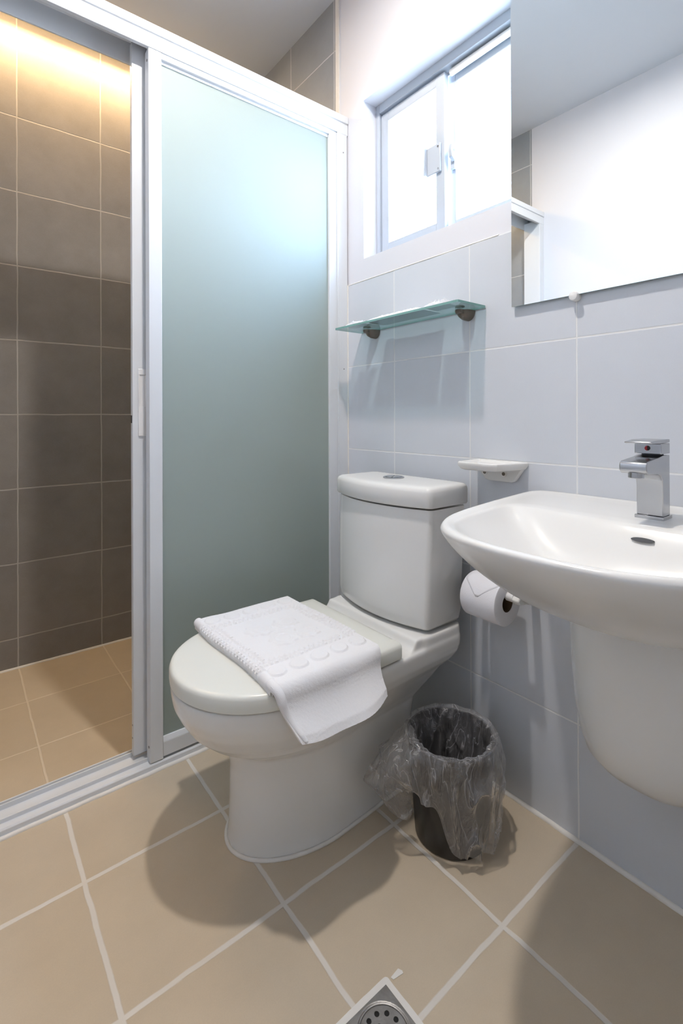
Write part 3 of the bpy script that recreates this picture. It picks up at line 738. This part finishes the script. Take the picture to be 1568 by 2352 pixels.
# ------------------------------------------------------------------ waste bin and its clear bag
BX, BYY, BH = -.200, -.622, .226
bn = empty('waste_bin', (BX, BYY, 0), 'round black plastic waste bin on the floor between toilet and basin', 'waste bin')
b = nb(); lathe(b, (BX, BYY, 0), [(.060, .0005), (.080, .0005), (.083, .004), (.0985, BH-.012), (.101, BH-.010), (.101, BH), (.0975, BH), (.0955, BH-.006), (.079, .007), (.03, .006)], n=64)
obj('bucket', b, 'black', bn, smooth=40)
def bag():
    bm = nb(); NT, = (260,); rows = []
    def wr(a, v, f1, f2, sd): 
        p = Vector((math.cos(a)*f1, math.sin(a)*f1, v*f2+sd)); return noise.noise(p)
    def ridge(a, v, f1, f2, sd): return 1-2*abs(wr(a, v, f1, f2, sd))
    NI, NO = 46, 74
    grid = []
    for i in range(NT):
        th = 2*math.pi*i/NT; dg = math.degrees(th)
        def dd(c): return (dg-c+180) % 360-180
        # hem height per direction: high to the camera's left, near the floor towards the camera's right
        hem = .020+.105*math.exp(-(dd(186)/28)**4)+.02*math.exp(-(dd(90)/70)**2)+.006*math.sin(th*5)+.004*math.sin(th*11+1)
        lobe = math.exp(-(dd(146)/26)**2)
        col = []
        for j in range(NI+1):                 # inside, from the floor of the bin up
            t = j/NI; z = .012+(BH+.003-.012)*t; rb = .079+.018*t
            sl = .020*(1-t)**.6*abs(wr(th, z, 1.7, 9, 3))*2+.013*(.25+.75*(1-t))*max(0, ridge(th, z, 2.6, 14, 5))**2
            sl += .006*wr(th, z, 7, 26, 8)+.010*max(0, wr(th, z*.6, 3.2, 10, 11))
            r = rb-.004-max(0, sl)
            col.append((r, z+.004*wr(th, 0, 4, 1, 2)*t, 0))
        r0 = .103; rimz = BH+.005+.004*wr(th, 0, 4, 1, 2)
        for a in (45, 90, 135): col.append((.100+.004*(-math.cos(R(a)))+.002, rimz+.002*math.sin(R(a)), 0))
        for j in range(1, NO+1):
            t = j/NO; z = rimz-(rimz-hem)*t
            taper = .1025-(.014)*((BH-z)/BH)
            bil = .004+.010*math.sin(math.pi*min(1, t*1.1))**.7*(.35+.65*abs(wr(th, z, 1.6, 4, 21)))
            bil += .014*max(0, ridge(th, z, 2.8, 11, 31))**2*min(1, t*4)+.0022*wr(th, z, 9, 36, 41)+.005*t*(math.exp(-(dd(-60)/60)**2))
            lb = lobe*.078*math.sin(math.pi*min(1, max(0, (t-.05)/.95)))**.6*(1+.25*wr(th, z, 5, 20, 50)) if t > .05 else 0
            col.append((taper+bil+lb, z, 0))
        grid.append([(BX+r*math.cos(th), BYY+r*math.sin(th), max(z, .004)) for r, z, _ in col])
    vs = [[bm.verts.new(p) for p in c] for c in grid]; K = len(vs[0])
    for i in range(NT):
        n2 = (i+1) % NT
        for j in range(K-1): bm.faces.new((vs[i][j], vs[n2][j], vs[n2][j+1], vs[i][j+1]))
    bm.faces.new([vs[i][0] for i in range(NT)][::-1])
    o = obj('bin_liner', bm, 'film', smooth=32, origin=(BX, BYY, .004)); tag(o, 'clear crumpled plastic bag lining the black bin and folded over its rim', 'bin liner')
bag()

# ------------------------------------------------------------------ floor drain
DX0, DX1, DY0, DY1 = -.642, -.524, -.862, -.746
DX, DY = -.583, -.804
dr = empty('floor_drain', (DX, DY, 0), 'square worn steel floor drain with round perforated grate at the bottom edge', 'drain')
b = nb(); pr = rrect(DX0, DX1, DY0, DY1, .006, 3)
def jag(pts, z, d):
    out = []
    m_ = len(pts)
    for i in range(m_):
        p, q = Vector((*pts[i], 0)), Vector((*pts[(i+1) % m_], 0)); k = max(1, int((q-p).length/.006))
        for t in range(k):
            c = p.lerp(q, t/k); dn = (c-Vector((DX, DY, 0))).normalized(); e = d*(1+.9*noise.noise(c*60)); out.append((c.x+dn.x*e, c.y+dn.y*e, z))
    return out
loft(b, [jag(pr, .0003, .002), jag(pr, .0022, .0012), jag(pr, .0022, -.002)]); obj('mortar_border', b, 'sealant', dr, smooth=40)
def holed(outer, holes, z, th, name, mt, parent, **kw):
    bm = nb(); es = []
    for loop in [outer]+holes:
        vs = [bm.verts.new((x, y, z)) for x, y in loop]
        es += [bm.edges.new((vs[i], vs[(i+1) % len(vs)])) for i in range(len(vs))]
    bmesh.ops.triangle_fill(bm, use_beauty=True, use_dissolve=False, edges=es)
    g = bmesh.ops.extrude_face_region(bm, geom=list(bm.faces))
    for v in [e for e in g['geom'] if isinstance(e, bmesh.types.BMVert)]: v.co.z += th
    return obj(name, bm, mt, parent, **kw)
circ = lambda cx, cy, r, n: [(cx+r*math.cos(2*math.pi*i/n), cy+r*math.sin(2*math.pi*i/n)) for i in range(n)]
holed([(DX0+.010, DY0+.010), (DX1-.010, DY0+.010), (DX1-.010, DY1-.010), (DX0+.010, DY1-.010)], [circ(DX, DY, .0455, 48)], .0024, .0016, 'plate', 'drain', dr)
b = nb(); cyl(b, (DX, DY, .0023), (DX, DY, .0025), .0455, n=48); obj('sump', b, 'drain_dark', dr)
holes = []
for rr, n_, ph_ in ((.0125, 5, .2), (.0285, 11, .1)):
    for i in range(n_):
        a = 2*math.pi*i/n_+ph_; holes.append(circ(DX+rr*math.cos(a), DY+rr*math.sin(a), .0042, 14))
holed(circ(DX, DY, .0385, 48), holes, .0028, .0016, 'grate', 'drain', dr)
b = nb(); lathe(b, (DX, DY, .0030), [(.0385, 0), (.0395, .0022), (.0410, .0026), (.0420, .0012), (.0435, .0022), (.0450, .0022), (.0452, 0)], n=56, cap0=False, cap1=False); obj('rim_ring', b, 'drain', dr, smooth=40)
b = nb(); prism(b, [(-.519, -.7515), (-.517, -.757), (-.497, -.7605), (-.4955, -.7565), (-.499, -.7495)], 'z', .0001, .0010)
o = obj('mortar_smear', b, 'sealant', dr, bevel=.0004)
